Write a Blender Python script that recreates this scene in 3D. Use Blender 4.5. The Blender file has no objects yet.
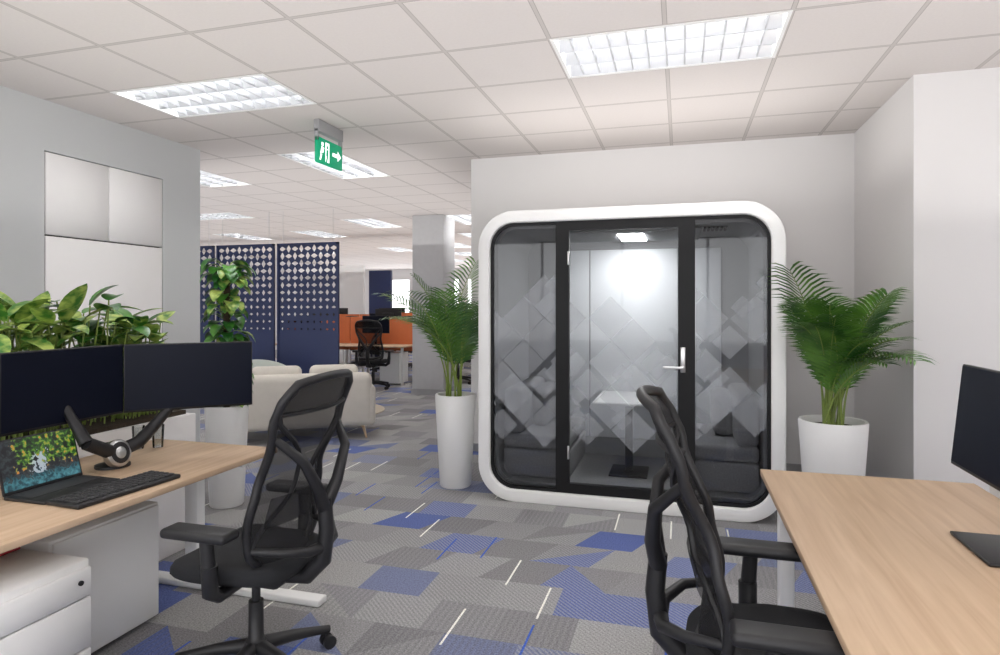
import bpy, bmesh, math, random
from mathutils import Vector, Matrix
random.seed(7)
S = bpy.context.scene
S.view_settings.view_transform = 'Standard'
S.view_settings.exposure = 0.33

# ------------------------------------------------------------ materials
def nt(name):
    m = bpy.data.materials.new(name); m.use_nodes = True
    t = m.node_tree; b = t.nodes['Principled BSDF']
    return m, t, b
def pm(name, col, rough=0.5, metal=0.0, var=0.06, scale=12, bump=0.0, spec=0.5, bscale=300):
    m, t, b = nt(name)
    n = t.nodes.new('ShaderNodeTexNoise'); n.inputs['Scale'].default_value = scale
    tc = t.nodes.new('ShaderNodeTexCoord'); t.links.new(tc.outputs['Object'], n.inputs['Vector'])
    mx = t.nodes.new('ShaderNodeMix'); mx.data_type = 'RGBA'
    mx.inputs['A'].default_value = (*[c*(1-var) for c in col], 1)
    mx.inputs['B'].default_value = (*[min(1, c*(1+var)) for c in col], 1)
    t.links.new(n.outputs['Fac'], mx.inputs['Factor'])
    t.links.new(mx.outputs['Result'], b.inputs['Base Color'])
    b.inputs['Roughness'].default_value = rough
    b.inputs['Metallic'].default_value = metal
    b.inputs['Specular IOR Level'].default_value = spec
    if bump:
        n2 = t.nodes.new('ShaderNodeTexNoise'); n2.inputs['Scale'].default_value = bscale
        t.links.new(tc.outputs['Object'], n2.inputs['Vector'])
        bp = t.nodes.new('ShaderNodeBump'); bp.inputs['Strength'].default_value = bump
        bp.inputs['Distance'].default_value = 0.005
        t.links.new(n2.outputs['Fac'], bp.inputs['Height']); t.links.new(bp.outputs['Normal'], b.inputs['Normal'])
    return m
def emis(name, col, st):
    m, t, b = nt(name)
    b.inputs['Base Color'].default_value = (*col, 1)
    b.inputs['Emission Color'].default_value = (*col, 1)
    b.inputs['Emission Strength'].default_value = st
    return m
def glass(name, tint, refl=1.0, diff=0.0):
    m, t, b = nt(name); t.nodes.remove(b)
    out = t.nodes['Material Output']
    tr = t.nodes.new('ShaderNodeBsdfTransparent'); tr.inputs[0].default_value = (*tint, 1)
    gl = t.nodes.new('ShaderNodeBsdfGlossy'); gl.inputs['Roughness'].default_value = 0.01
    fr = t.nodes.new('ShaderNodeFresnel'); fr.inputs[0].default_value = 1.5
    mu = t.nodes.new('ShaderNodeMath'); mu.operation = 'MULTIPLY'; mu.inputs[1].default_value = refl
    t.links.new(fr.outputs[0], mu.inputs[0])
    mx = t.nodes.new('ShaderNodeMixShader'); t.links.new(mu.outputs[0], mx.inputs[0])
    t.links.new(tr.outputs[0], mx.inputs[1]); t.links.new(gl.outputs[0], mx.inputs[2])
    t.links.new(mx.outputs[0], out.inputs['Surface'])
    return m
def sheer(name, col, opacity):
    m, t, b = nt(name)
    out = t.nodes['Material Output']
    b.inputs['Base Color'].default_value = (*col, 1); b.inputs['Roughness'].default_value = 0.7
    tr = t.nodes.new('ShaderNodeBsdfTransparent')
    mx = t.nodes.new('ShaderNodeMixShader'); mx.inputs[0].default_value = opacity
    t.links.new(tr.outputs[0], mx.inputs[1]); t.links.new(b.outputs[0], mx.inputs[2])
    t.links.new(mx.outputs[0], out.inputs['Surface'])
    return m
class NB:
    def __init__(s, t): s.t = t
    def m(s, op, a, b=0.0, c=None):
        n = s.t.nodes.new('ShaderNodeMath'); n.operation = op
        for i, v in enumerate((a, b, c)):
            if v is None: continue
            if isinstance(v, (int, float)): n.inputs[i].default_value = v
            else: s.t.links.new(v, n.inputs[i])
        return n.outputs[0]
    def mix(s, f, a, b, blend='MIX'):
        n = s.t.nodes.new('ShaderNodeMix'); n.data_type = 'RGBA'; n.blend_type = blend
        for k, v in (('Factor', f), ('A', a), ('B', b)):
            if isinstance(v, (int, float)): n.inputs[k].default_value = v
            elif isinstance(v, tuple): n.inputs[k].default_value = (*v, 1)
            else: s.t.links.new(v, n.inputs[k])
        return n.outputs['Result']
    def comb(s, x, y, z=0.0):
        n = s.t.nodes.new('ShaderNodeCombineXYZ')
        for i, v in enumerate((x, y, z)):
            if isinstance(v, (int, float)): n.inputs[i].default_value = v
            else: s.t.links.new(v, n.inputs[i])
        return n.outputs[0]
    def wn(s, vec):
        n = s.t.nodes.new('ShaderNodeTexWhiteNoise'); n.noise_dimensions = '3D'
        s.t.links.new(vec, n.inputs['Vector']); return n.outputs['Value']
def pos(t):
    g = t.nodes.new('ShaderNodeNewGeometry'); sp = t.nodes.new('ShaderNodeSeparateXYZ')
    t.links.new(g.outputs['Position'], sp.inputs[0]); return g.outputs['Position'], sp.outputs[0], sp.outputs[1], sp.outputs[2]

GX0, GY0, GP = -0.71, 3.465, 0.63
def ceiling_mat():
    m, t, b = nt('ceiling_tiles'); q = NB(t)
    P, X, Y, Z = pos(t)
    fx = q.m('FRACT', q.m('DIVIDE', q.m('SUBTRACT', X, GX0), GP))
    fy = q.m('FRACT', q.m('DIVIDE', q.m('SUBTRACT', Y, GY0), GP))
    dx = q.m('MINIMUM', fx, q.m('SUBTRACT', 1.0, fx)); dy = q.m('MINIMUM', fy, q.m('SUBTRACT', 1.0, fy))
    d = q.m('MINIMUM', dx, dy)
    bar = q.m('LESS_THAN', d, 0.015)
    edge = q.m('MULTIPLY', q.m('LESS_THAN', d, 0.021), q.m('SUBTRACT', 1.0, bar))
    n = t.nodes.new('ShaderNodeTexNoise'); n.inputs['Scale'].default_value = 60; t.links.new(P, n.inputs['Vector'])
    base = q.mix(n.outputs['Fac'], (0.655, 0.61, 0.59), (0.705, 0.66, 0.64))
    c = q.mix(bar, base, (0.55, 0.51, 0.49)); c = q.mix(edge, c, (0.38, 0.35, 0.33))
    t.links.new(c, b.inputs['Base Color']); b.inputs['Roughness'].default_value = 0.9
    return m
def carpet_mat():
    m, t, b = nt('carpet'); q = NB(t)
    P, X, Y, Z = pos(t)
    T = 0.35
    sy = q.m('DIVIDE', Y, T*0.85); row = q.m('FLOOR', sy)
    fy = q.m('FRACT', sy)
    sx = q.m('ADD', q.m('DIVIDE', X, T), q.m('FRACT', q.m('MULTIPLY', row, 0.37)))
    sk = q.m('MULTIPLY', q.m('GREATER_THAN', q.wn(q.comb(row, 3.3, 0.5)), 0.6), q.m('MULTIPLY', fy, -0.35))
    sx = q.m('ADD', sx, sk)
    ix = q.m('FLOOR', sx); fx = q.m('FRACT', sx)
    r1 = q.wn(q.comb(ix, row, 1.7))
    flip = q.m('GREATER_THAN', q.wn(q.comb(ix, row, 5.1)), 0.5)
    d1 = q.m('GREATER_THAN', q.m('ADD', fx, fy), 1.0); d2 = q.m('GREATER_THAN', fx, fy)
    dg = q.m('ADD', q.m('MULTIPLY', d1, flip), q.m('MULTIPLY', d2, q.m('SUBTRACT', 1.0, flip)))
    dg = q.m('MULTIPLY', dg, q.m('GREATER_THAN', r1, 0.88))
    r = q.wn(q.comb(ix, row, q.m('MULTIPLY', dg, 9.3)))
    cr = t.nodes.new('ShaderNodeValToRGB'); cr.color_ramp.interpolation = 'CONSTANT'
    cols = [(0, (0.255, 0.25, 0.255)), (0.2, (0.31, 0.305, 0.31)), (0.42, (0.285, 0.28, 0.285)), (0.54, (0.365, 0.36, 0.355)), (0.69, (0.125, 0.165, 0.385)), (0.82, (0.20, 0.225, 0.35)), (0.92, (0.31, 0.305, 0.315))]
    e = cr.color_ramp.elements
    e[0].position = 0; e[0].color = (*cols[0][1], 1); e[1].position = cols[1][0]; e[1].color = (*cols[1][1], 1)
    for p_, c_ in cols[2:]:
        k = e.new(p_); k.color = (*c_, 1)
    t.links.new(r, cr.inputs[0]); c = cr.outputs[0]
    r2 = q.wn(q.comb(row, ix, q.m('ADD', q.m('MULTIPLY', dg, 3.3), 8.0)))
    st = q.m('ADD', q.m('MULTIPLY', q.m('SINE', q.m('MULTIPLY', q.m('ADD', X, Y), 220.0)), 0.5), 0.5)
    st2 = q.m('ADD', q.m('MULTIPLY', q.m('SINE', q.m('MULTIPLY', X, 200.0)), 0.5), 0.5)
    c = q.mix(q.m('MULTIPLY', q.m('MULTIPLY', st, q.m('GREATER_THAN', r2, 0.62)), 0.45), c, (0.50, 0.50, 0.50))
    c = q.mix(q.m('MULTIPLY', q.m('MULTIPLY', st2, q.m('LESS_THAN', r2, 0.3)), 0.32), c, (0.16, 0.16, 0.18))
    lx = q.m('DIVIDE', X, 0.12); ilx = q.m('FLOOR', lx); flx = q.m('FRACT', lx)
    ly = q.m('ADD', q.m('DIVIDE', Y, 0.40), q.m('MULTIPLY', ilx, 0.383)); ily = q.m('FLOOR', ly); fly = q.m('FRACT', ly)
    lr = q.wn(q.comb(ilx, ily, 2.2))
    thin = q.m('MULTIPLY', q.m('LESS_THAN', q.m('ABSOLUTE', q.m('SUBTRACT', flx, 0.5)), 0.045), q.m('LESS_THAN', fly, 0.85))
    w = q.m('MULTIPLY', thin, q.m('GREATER_THAN', lr, 0.92)); bl = q.m('MULTIPLY', thin, q.m('LESS_THAN', lr, 0.05))
    c = q.mix(w, c, (0.95, 0.95, 0.88)); c = q.mix(bl, c, (0.07, 0.14, 0.55))
    n = t.nodes.new('ShaderNodeTexNoise'); n.inputs['Scale'].default_value = 130; n.inputs['Detail'].default_value = 4; t.links.new(P, n.inputs['Vector'])
    g = q.m('ADD', q.m('MULTIPLY', n.outputs['Fac'], 1.8), 0.1)
    gc = q.comb(g, g, g)
    c = q.mix(1.0, c, gc, 'MULTIPLY')
    t.links.new(c, b.inputs['Base Color']); b.inputs['Roughness'].default_value = 0.95
    b.inputs['Specular IOR Level'].default_value = 0.15
    bp = t.nodes.new('ShaderNodeBump'); bp.inputs['Strength'].default_value = 0.3; bp.inputs['Distance'].default_value = 0.004
    t.links.new(n.outputs['Fac'], bp.inputs['Height']); t.links.new(bp.outputs['Normal'], b.inputs['Normal'])
    return m
def wood_mat():
    m, t, b = nt('oak_laminate'); q = NB(t)
    P, X, Y, Z = pos(t)
    n = t.nodes.new('ShaderNodeTexNoise'); n.inputs['Scale'].default_value = 1.0; n.inputs['Detail'].default_value = 6; n.inputs['Distortion'].default_value = 0.6
    t.links.new(q.comb(q.m('MULTIPLY', X, 28.0), q.m('MULTIPLY', Y, 1.6), Z), n.inputs['Vector'])
    cr = t.nodes.new('ShaderNodeValToRGB'); e = cr.color_ramp.elements
    e[0].position = 0.25; e[0].color = (0.50, 0.34, 0.215, 1); e[1].position = 0.75; e[1].color = (0.66, 0.49, 0.335, 1)
    t.links.new(n.outputs['Fac'], cr.inputs[0]); t.links.new(cr.outputs[0], b.inputs['Base Color'])
    b.inputs['Roughness'].default_value = 0.55
    return m
def leaf_mat(name, c1, c2, scale=9, rough=0.4):
    m, t, b = nt(name)
    n = t.nodes.new('ShaderNodeTexNoise'); n.inputs['Scale'].default_value = scale; n.inputs['Detail'].default_value = 3
    tc = t.nodes.new('ShaderNodeTexCoord'); t.links.new(tc.outputs['Object'], n.inputs['Vector'])
    cr = t.nodes.new('ShaderNodeValToRGB'); e = cr.color_ramp.elements
    e[0].position = 0.4; e[0].color = (*c1, 1); e[1].position = 0.62; e[1].color = (*c2, 1)
    t.links.new(n.outputs['Fac'], cr.inputs[0]); t.links.new(cr.outputs[0], b.inputs['Base Color'])
    b.inputs['Roughness'].default_value = rough
    return m
def picture_mat():
    # landscape wallpaper: dark rocks left, autumn/green trees right, cascade and turquoise pool
    m, t, b = nt('laptop_picture'); q = NB(t)
    P, X, Y, Z = pos(t)
    n = t.nodes.new('ShaderNodeTexNoise'); n.inputs['Scale'].default_value = 60; n.inputs['Detail'].default_value = 7
    t.links.new(P, n.inputs['Vector'])
    def ramp(stops):
        cr = t.nodes.new('ShaderNodeValToRGB'); e = cr.color_ramp.elements
        e[0].position = stops[0][0]; e[0].color = (*stops[0][1], 1); e[1].position = stops[1][0]; e[1].color = (*stops[1][1], 1)
        for p_, c_ in stops[2:]:
            k = e.new(p_); k.color = (*c_, 1)
        t.links.new(n.outputs['Fac'], cr.inputs[0]); return cr.outputs[0]
    trees = ramp([(0.42, (0.003, 0.008, 0.003)), (0.52, (0.02, 0.09, 0.012)), (0.60, (0.16, 0.30, 0.03)), (0.68, (0.55, 0.20, 0.03))])
    rocks = ramp([(0.45, (0.004, 0.005, 0.008)), (0.62, (0.03, 0.04, 0.045))])
    pool = ramp([(0.40, (0.005, 0.035, 0.05)), (0.62, (0.06, 0.22, 0.26))])
    wob = q.m('MULTIPLY', q.m('SUBTRACT', n.outputs['Fac'], 0.5), 0.16)
    zz = q.m('ADD', Z, wob); yy = q.m('ADD', Y, wob)
    c = q.mix(q.m('LESS_THAN', yy, 1.90), trees, rocks)
    c = q.mix(q.m('LESS_THAN', zz, 0.845), c, rocks)
    casc = q.m('MULTIPLY', q.m('LESS_THAN', q.m('ABSOLUTE', q.m('SUBTRACT', yy, 1.985)), 0.022), q.m('MULTIPLY', q.m('GREATER_THAN', Z, 0.80), q.m('LESS_THAN', zz, 0.88)))
    c = q.mix(q.m('MULTIPLY', casc, 0.75), c, (0.45, 0.52, 0.58))
    c = q.mix(q.m('LESS_THAN', zz, 0.80), c, pool)
    t.links.new(c, b.inputs['Emission Color'])
    b.inputs['Emission Strength'].default_value = 0.85; b.inputs['Base Color'].default_value = (0.01, 0.01, 0.01, 1)
    return m

M_wall = pm('wall_paint_white', (0.81, 0.795, 0.79), 0.9, var=0.01, scale=2)
M_wallL = pm('wall_paint_grey', (0.60, 0.61, 0.615), 0.85, var=0.01, scale=2)
M_cabw = pm('door_laminate_white', (0.92, 0.90, 0.895), 0.6, var=0.01)
M_base = pm('skirting_grey', (0.35, 0.35, 0.36), 0.6)
M_ceil = ceiling_mat(); M_carpet = carpet_mat(); M_wood = wood_mat()
M_white = pm('white_powdercoat', (0.86, 0.86, 0.85), 0.4, var=0.01)
M_podw = pm('pod_shell_white', (0.88, 0.88, 0.87), 0.35, var=0.01)
M_black = pm('black_plastic', (0.014, 0.014, 0.016), 0.45)
M_blackm = pm('black_frame_metal', (0.005, 0.005, 0.006), 0.5, spec=0.3)
M_fabric = pm('black_seat_fabric', (0.016, 0.017, 0.02), 0.9, bump=0.4)
M_mesh = sheer('chair_mesh', (0.010, 0.010, 0.012), 0.74)
M_screen = pm('monitor_screen', (0.005, 0.007, 0.017), 0.35, var=0.02, spec=0.15)
M_bez = pm('monitor_bezel', (0.008, 0.008, 0.009), 0.4)
M_alu = pm('brushed_aluminium', (0.6, 0.6, 0.6), 0.3, metal=1.0)
M_louv = pm('louver_aluminium', (0.50, 0.51, 0.53), 0.3, metal=0.65, var=0.01)
M_refl = pm('luminaire_reflector', (0.34, 0.35, 0.37), 0.35, metal=0.6, var=0.01)
M_tube = emis('fluorescent_tube', (1.0, 0.985, 0.965), 30.0)
M_felt = pm('pod_felt_grey', (0.25, 0.255, 0.265), 0.95, bump=0.3, var=0.06)
M_bench = pm('pod_bench_fabric', (0.27, 0.27, 0.28), 0.95, bump=0.4, var=0.25, scale=80)
M_podback = pm('pod_back_panel', (0.66, 0.68, 0.70), 0.6, var=0.01)
M_podglass = glass('pod_glass_door', (0.86, 0.87, 0.88))
M_podglassd = glass('pod_glass_side', (0.62, 0.63, 0.65), 1.2)
M_frost = sheer('frosted_film', (0.58, 0.61, 0.65), 0.28)
M_pot = pm('white_planter', (0.86, 0.86, 0.85), 0.35, var=0.01)
M_soil = pm('soil', (0.05, 0.035, 0.022), 1.0, bump=0.8, var=0.4, scale=60)
M_palm = leaf_mat('palm_leaf', (0.03, 0.115, 0.018), (0.12, 0.27, 0.04), 5)
M_stem = pm('palm_stem', (0.22, 0.30, 0.06), 0.5, var=0.3)
M_leafv = leaf_mat('variegated_leaf', (0.045, 0.20, 0.025), (0.50, 0.62, 0.15), 16)
M_leafd = leaf_mat('philodendron_leaf', (0.02, 0.12, 0.018), (0.09, 0.29, 0.035), 8, 0.3)
M_sofa = pm('sofa_fabric_cream', (0.66, 0.62, 0.56), 0.95, bump=0.3, bscale=120)
M_sage = pm('armchair_fabric_sage', (0.50, 0.54, 0.50), 0.95)
M_navy = pm('navy_metal', (0.015, 0.028, 0.10), 0.5)
M_orange = pm('orange_fabric', (0.72, 0.20, 0.075), 0.9)
M_green = emis('exit_green', (0.0, 0.27, 0.13), 0.5)
M_signw = emis('exit_white', (1, 1, 1), 0.8)
M_signb = pm('exit_housing_grey', (0.35, 0.35, 0.36), 0.5)
M_pic = picture_mat()
M_key = pm('key_grey', (0.03, 0.03, 0.033), 0.6)
M_red = pm('red_cloth', (0.35, 0.02, 0.03), 0.9)
M_rug = pm('rug_cream', (0.55, 0.48, 0.38), 1.0, bump=0.5)
M_led = emis('led_strip', (1, 1, 1), 26.0)
M_clear = glass('tumbler_glass', (0.88, 0.9, 0.9), 1.5)
M_grey = pm('grey_column_paint', (0.52, 0.52, 0.53), 0.8)

# ------------------------------------------------------------ mesh builder
class MB:
    def __init__(s, name, loc=(0, 0, 0), rot=0.0, world=False):
        s.name = name; s.loc = Vector(loc); s.rot = rot; s.world = world
        s.v = []; s.f = []; s.mi = []; s.sm = []; s.mats = []
    def add(s, vs, fs, mat, smooth=False, M=None):
        if mat not in s.mats: s.mats.append(mat)
        k = s.mats.index(mat); o = len(s.v)
        for p in vs:
            p = Vector(p)
            if M is not None: p = M @ p
            if s.world: p = p - s.loc
            s.v.append(p)
        for f in fs:
            s.f.append([o+i for i in f]); s.mi.append(k); s.sm.append(smooth)
    def box(s, x0, x1, y0, y1, z0, z1, mat, M=None):
        vs = [(x, y, z) for x in (x0, x1) for y in (y0, y1) for z in (z0, z1)]
        fs = [(0, 1, 3, 2), (4, 6, 7, 5), (0, 4, 5, 1), (2, 3, 7, 6), (0, 2, 6, 4), (1, 5, 7, 3)]
        s.add(vs, fs, mat, False, M)
    def rbox(s, x0, x1, y0, y1, z0, z1, mat, r=0.01, seg=3, M=None):
        bm = bmesh.new(); bmesh.ops.create_cube(bm, size=1.0)
        for v in bm.verts:
            v.co = Vector(((x0+x1)/2+v.co.x*(x1-x0), (y0+y1)/2+v.co.y*(y1-y0), (z0+z1)/2+v.co.z*(z1-z0)))
        bmesh.ops.bevel(bm, geom=list(bm.edges), offset=min(r, 0.49*min(x1-x0, y1-y0, z1-z0)), segments=seg, profile=0.5, affect='EDGES')
        bm.verts.index_update()
        s.add([v.co.copy() for v in bm.verts], [[v.index for v in f.verts] for f in bm.faces], mat, True, M)
        bm.free()
    def tube(s, pts, r, mat, seg=8, closed=False, M=None, flat=1.0, up=None):
        pts = [Vector(p) for p in pts]; n = len(pts)
        if isinstance(r, (int, float)): r = [r]*n
        vs = []; fs = []; prev = None
        for i, p in enumerate(pts):
            a = pts[(i-1) % n] if (closed or i > 0) else p
            c = pts[(i+1) % n] if (closed or i < n-1) else p
            tg = (c-a).normalized()
            if prev is None:
                u = Vector(up) if up else (Vector((0, 0, 1)) if abs(tg.z) < 0.9 else Vector((1, 0, 0)))
                u = (u - tg*u.dot(tg)).normalized()
            else:
                u = (prev - tg*prev.dot(tg)).normalized()
            prev = u; w = tg.cross(u)
            for j in range(seg):
                an = 2*math.pi*j/seg
                vs.append(p + u*math.cos(an)*r[i]*flat + w*math.sin(an)*r[i])
        m = n if closed else n-1
        for i in range(m):
            for j in range(seg):
                a = i*seg+j; b = i*seg+(j+1) % seg; c = ((i+1) % n)*seg+(j+1) % seg; d = ((i+1) % n)*seg+j
                fs.append((a, b, c, d))
        if not closed:
            fs.append(list(range(seg))[::-1]); fs.append([(n-1)*seg+j for j in range(seg)])
        s.add(vs, fs, mat, True, M)
    def lathe(s, prof, mat, c=(0, 0, 0), seg=32, M=None, smooth=True):
        vs = []; fs = []
        for r, z in prof:
            for j in range(seg):
                a = 2*math.pi*j/seg; vs.append((c[0]+r*math.cos(a), c[1]+r*math.sin(a), c[2]+z))
        for i in range(len(prof)-1):
            for j in range(seg):
                fs.append((i*seg+j, i*seg+(j+1) % seg, (i+1)*seg+(j+1) % seg, (i+1)*seg+j))
        fs.append(list(range(seg))[::-1]); fs.append([(len(prof)-1)*seg+j for j in range(seg)])
        s.add(vs, fs, mat, smooth, M)
    def build(s):
        me = bpy.data.meshes.new(s.name); me.from_pydata([tuple(v) for v in s.v], [], s.f)
        for m in s.mats: me.materials.append(m)
        me.polygons.foreach_set('material_index', s.mi); me.polygons.foreach_set('use_smooth', s.sm)
        me.update()
        ob = bpy.data.objects.new(s.name, me); ob.location = s.loc; ob.rotation_euler = (0, 0, s.rot)
        bpy.context.collection.objects.link(ob)
        try: me.set_sharp_from_angle(angle=math.radians(50))
        except Exception: pass
        return ob
def wbox(name, x0, x1, y0, y1, z0, z1, mat):
    b = MB(name, ((x0+x1)/2, (y0+y1)/2, z0), world=True); b.box(x0, x1, y0, y1, z0, z1, mat); return b.build()

# ------------------------------------------------------------ room shell
H = 3.0
wbox('floor', -13.2, 4.2, -3.2, 24.2, -0.1, 0, M_carpet)
fixtures = [(0, 0, 'x'), (-5, 0, 'x'), (5, 0, 'x'), (0, -5, 'x'), (-5, -5, 'x'), (5, -5, 'x'), (0, -9, 'x'), (-5, -9, 'x'),
            (-5, 3, 'y'), (-8, 3, 'y'), (-11, 3, 'y'), (-14, 3, 'y'), (-5, 10, 'y'), (-8, 10, 'y'), (-11, 12, 'y'), (-14, 12, 'y'), (-4, 17, 'y'), (-8, 17, 'y'),
            (-11, 18, 'y'), (-5, 24, 'y'), (-8, 24, 'y'), (-11, 25, 'y'), (-15, 18, 'y'), (-12, 8, 'x'), (-6, 14, 'y'), (-9, 21, 'y'), (-6, 21, 'y')]
skip = set()
for i, j, o in fixtures:
    skip.add((i, j)); skip.add((i+1, j) if o == 'x' else (i, j+1))
cb = MB('ceiling')
for i in range(-20, 8):
    for j in range(-11, 33):
        if (i, j) in skip: continue
        x = GX0+GP*i; y = GY0+GP*j
        cb.add([(x, y, H), (x, y+GP, H), (x+GP, y+GP, H), (x+GP, y, H)], [(0, 1, 2, 3)], M_ceil)
cb.build()
def luminaire(i, j, o):
    x0 = GX0+GP*i; y0 = GY0+GP*j; x1 = x0+GP*(2 if o == 'x' else 1); y1 = y0+GP*(1 if o == 'x' else 2)
    b = MB('louvered_ceiling_light', ((x0+x1)/2, (y0+y1)/2, H), world=True)
    t = 0.02
    b.box(x0, x1, y0, y0+t, H-0.004, H+0.11, M_white); b.box(x0, x1, y1-t, y1, H-0.004, H+0.11, M_white)
    b.box(x0, x0+t, y0+t, y1-t, H-0.004, H+0.11, M_white); b.box(x1-t, x1, y0+t, y1-t, H-0.004, H+0.11, M_white)
    b.box(x0, x1, y0, y1, H+0.11, H+0.13, M_white)
    b.add([(x0+t, y0+t, H+0.105), (x0+t, y1-t, H+0.105), (x1-t, y1-t, H+0.105), (x1-t, y0+t, H+0.105)], [(0, 1, 2, 3)], M_refl)
    L = (x1-x0) if o == 'x' else (y1-y0); n = 12
    def bl(a0, a1, c0, c1, z0, z1, m):
        if o == 'x': b.box(x0+a0, x0+a1, y0+c0, y0+c1, z0, z1, m)
        else: b.box(x0+c0, x0+c1, y0+a0, y0+a1, z0, z1, m)
    W = GP
    R = 3
    for k in range(0, R+1):
        c = W*k/R
        for sgn in (-1, 1):
            if (k == 0 and sgn < 0) or (k == R and sgn > 0): continue
            pr = [(0.004, 0.0), (0.018, 0.030), (0.034, 0.052), (0.050, 0.065)]
            if k in (0, R): pr = [(u_+t, z_) for u_, z_ in pr]
            vs = []
            for u_, z_ in pr:
                for a in (t, L-t):
                    vs.append((x0+a, y0+c+sgn*u_, H+z_) if o == 'x' else (x0+c+sgn*u_, y0+a, H+z_))
            b.add(vs, [(2*q, 2*q+1, 2*q+3, 2*q+2) for q in range(3)], M_louv, True)
    for k in range(1, n):
        a = L*k/n; bl(a-0.004, a+0.004, t, W-t, H+0.002, H+0.045, M_louv)
    for k in range(R):
        c = W*(k+0.5)/R
        pts = [(x0+0.05, y0+c, H+0.079), (x1-0.05, y0+c, H+0.079)] if o == 'x' else [(x0+c, y0+0.05, H+0.079), (x0+c, y1-0.05, H+0.079)]
        b.tube(pts, 0.014, M_tube, 6)
    b.build()
for f in fixtures: luminaire(*f)

wbox('wall_back', -2.07, 1.46, 6.1, 6.3, 0, H, M_wall)
wbox('wall_right_pier', 1.46, 4.0, 4.66, 6.3, 0, H, M_wall)
wbox('wall_right', 4.0, 4.2, -3.2, 6.3, 0, H, M_wall)
# unseen wall behind the camera; its window opening is added for frontal fill
wb = MB('wall_behind_camera', (0, -3.1, 0), world=True)
wb.box(-4.7, 4.0, -3.2, -3.0, 0, 0.75, M_wall); wb.box(-4.7, 4.0, -3.2, -3.0, 2.8, H, M_wall)
wb.box(-4.7, -4.3, -3.2, -3.0, 0.75, 2.8, M_wall); wb.box(3.7, 4.0, -3.2, -3.0, 0.75, 2.8, M_wall); wb.build()
wn_ = MB('window_6', (-0.3, -3.1, 0.75), world=True)  # frames of the added fill opening
for k in range(6): wn_.box(-4.3+k*1.59, -4.25+k*1.59, -3.14, -3.06, 0.75, 2.8, M_white)
wn_.box(-4.3, 3.7, -3.14, -3.06, 0.75, 0.80, M_white); wn_.box(-4.3, 3.7, -3.14, -3.06, 2.75, 2.8, M_white); wn_.build()
wbox('wall_corridor', -2.07, -1.87, 6.3, 24, 0, H, M_wall)
wbox('wall_far_left', -13.2, -13.0, -3.2, 24.2, 0, H, M_wall)
lw = MB('wall_left', (-4.6, 1, 0), world=True)
lw.box(-4.72, -4.46, -3.2, 3.46, 0, H, M_wallL); lw.box(-4.72, -4.46, 4.55, 5.0, 0, H, M_wallL)
lw.box(-4.72, -4.46, 3.46, 4.55, 2.63, H, M_wallL); lw.box(-4.72, -4.50, 3.46, 4.55, 0, 2.63, M_bez); lw.build()  # near-black backing puts the shade of the door gaps into the colour
cd = MB('built_in_wall_cabinet', (-4.47, 4.0, 0.05), world=True)
cd.rbox(-4.499, -4.463, 3.472, 3.999, 2.02, 2.623, M_cabw, 0.003, 1); cd.rbox(-4.499, -4.463, 4.005, 4.543, 2.02, 2.623, M_cabw, 0.003, 1)
cd.rbox(-4.499, -4.463, 3.472, 4.543, 0.08, 2.008, M_cabw, 0.003, 1); cd.build()
fw = MB('wall_far', (-7, 24.1, 0), world=True)
fw.box(-13, -2.07, 24, 24.2, 0, 0.9, M_wall); fw.box(-13, -2.07, 24, 24.2, 2.6, H, M_wall)
for k in range(6): fw.box(-13+k*2.18, -12.7+k*2.18, 24, 24.2, 0.9, 2.6, M_wall)
fw.build()
for k in range(5):
    x0 = -12.7+k*2.18
    b = MB('window_%d' % (k+1), (x0+0.94, 24.05, 0.9), world=True)
    for zz in (0.9, 2.55): b.box(x0, x0+1.88, 24.02, 24.08, zz, zz+0.05, M_white)
    for xx in (x0, x0+0.92, x0+1.83): b.box(xx, xx+0.05, 24.02, 24.08, 0.95, 2.55, M_white)
    b.build()
wbox('baseboard_left', -4.46, -4.445, -3, 3.46, 0, 0.08, M_base)
wbox('baseboard_back', -2.07, 1.46, 6.085, 6.1, 0, 0.08, M_base)
wbox('baseboard_pier', 1.46, 4.0, 4.645, 4.66, 0, 0.08, M_base)

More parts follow.
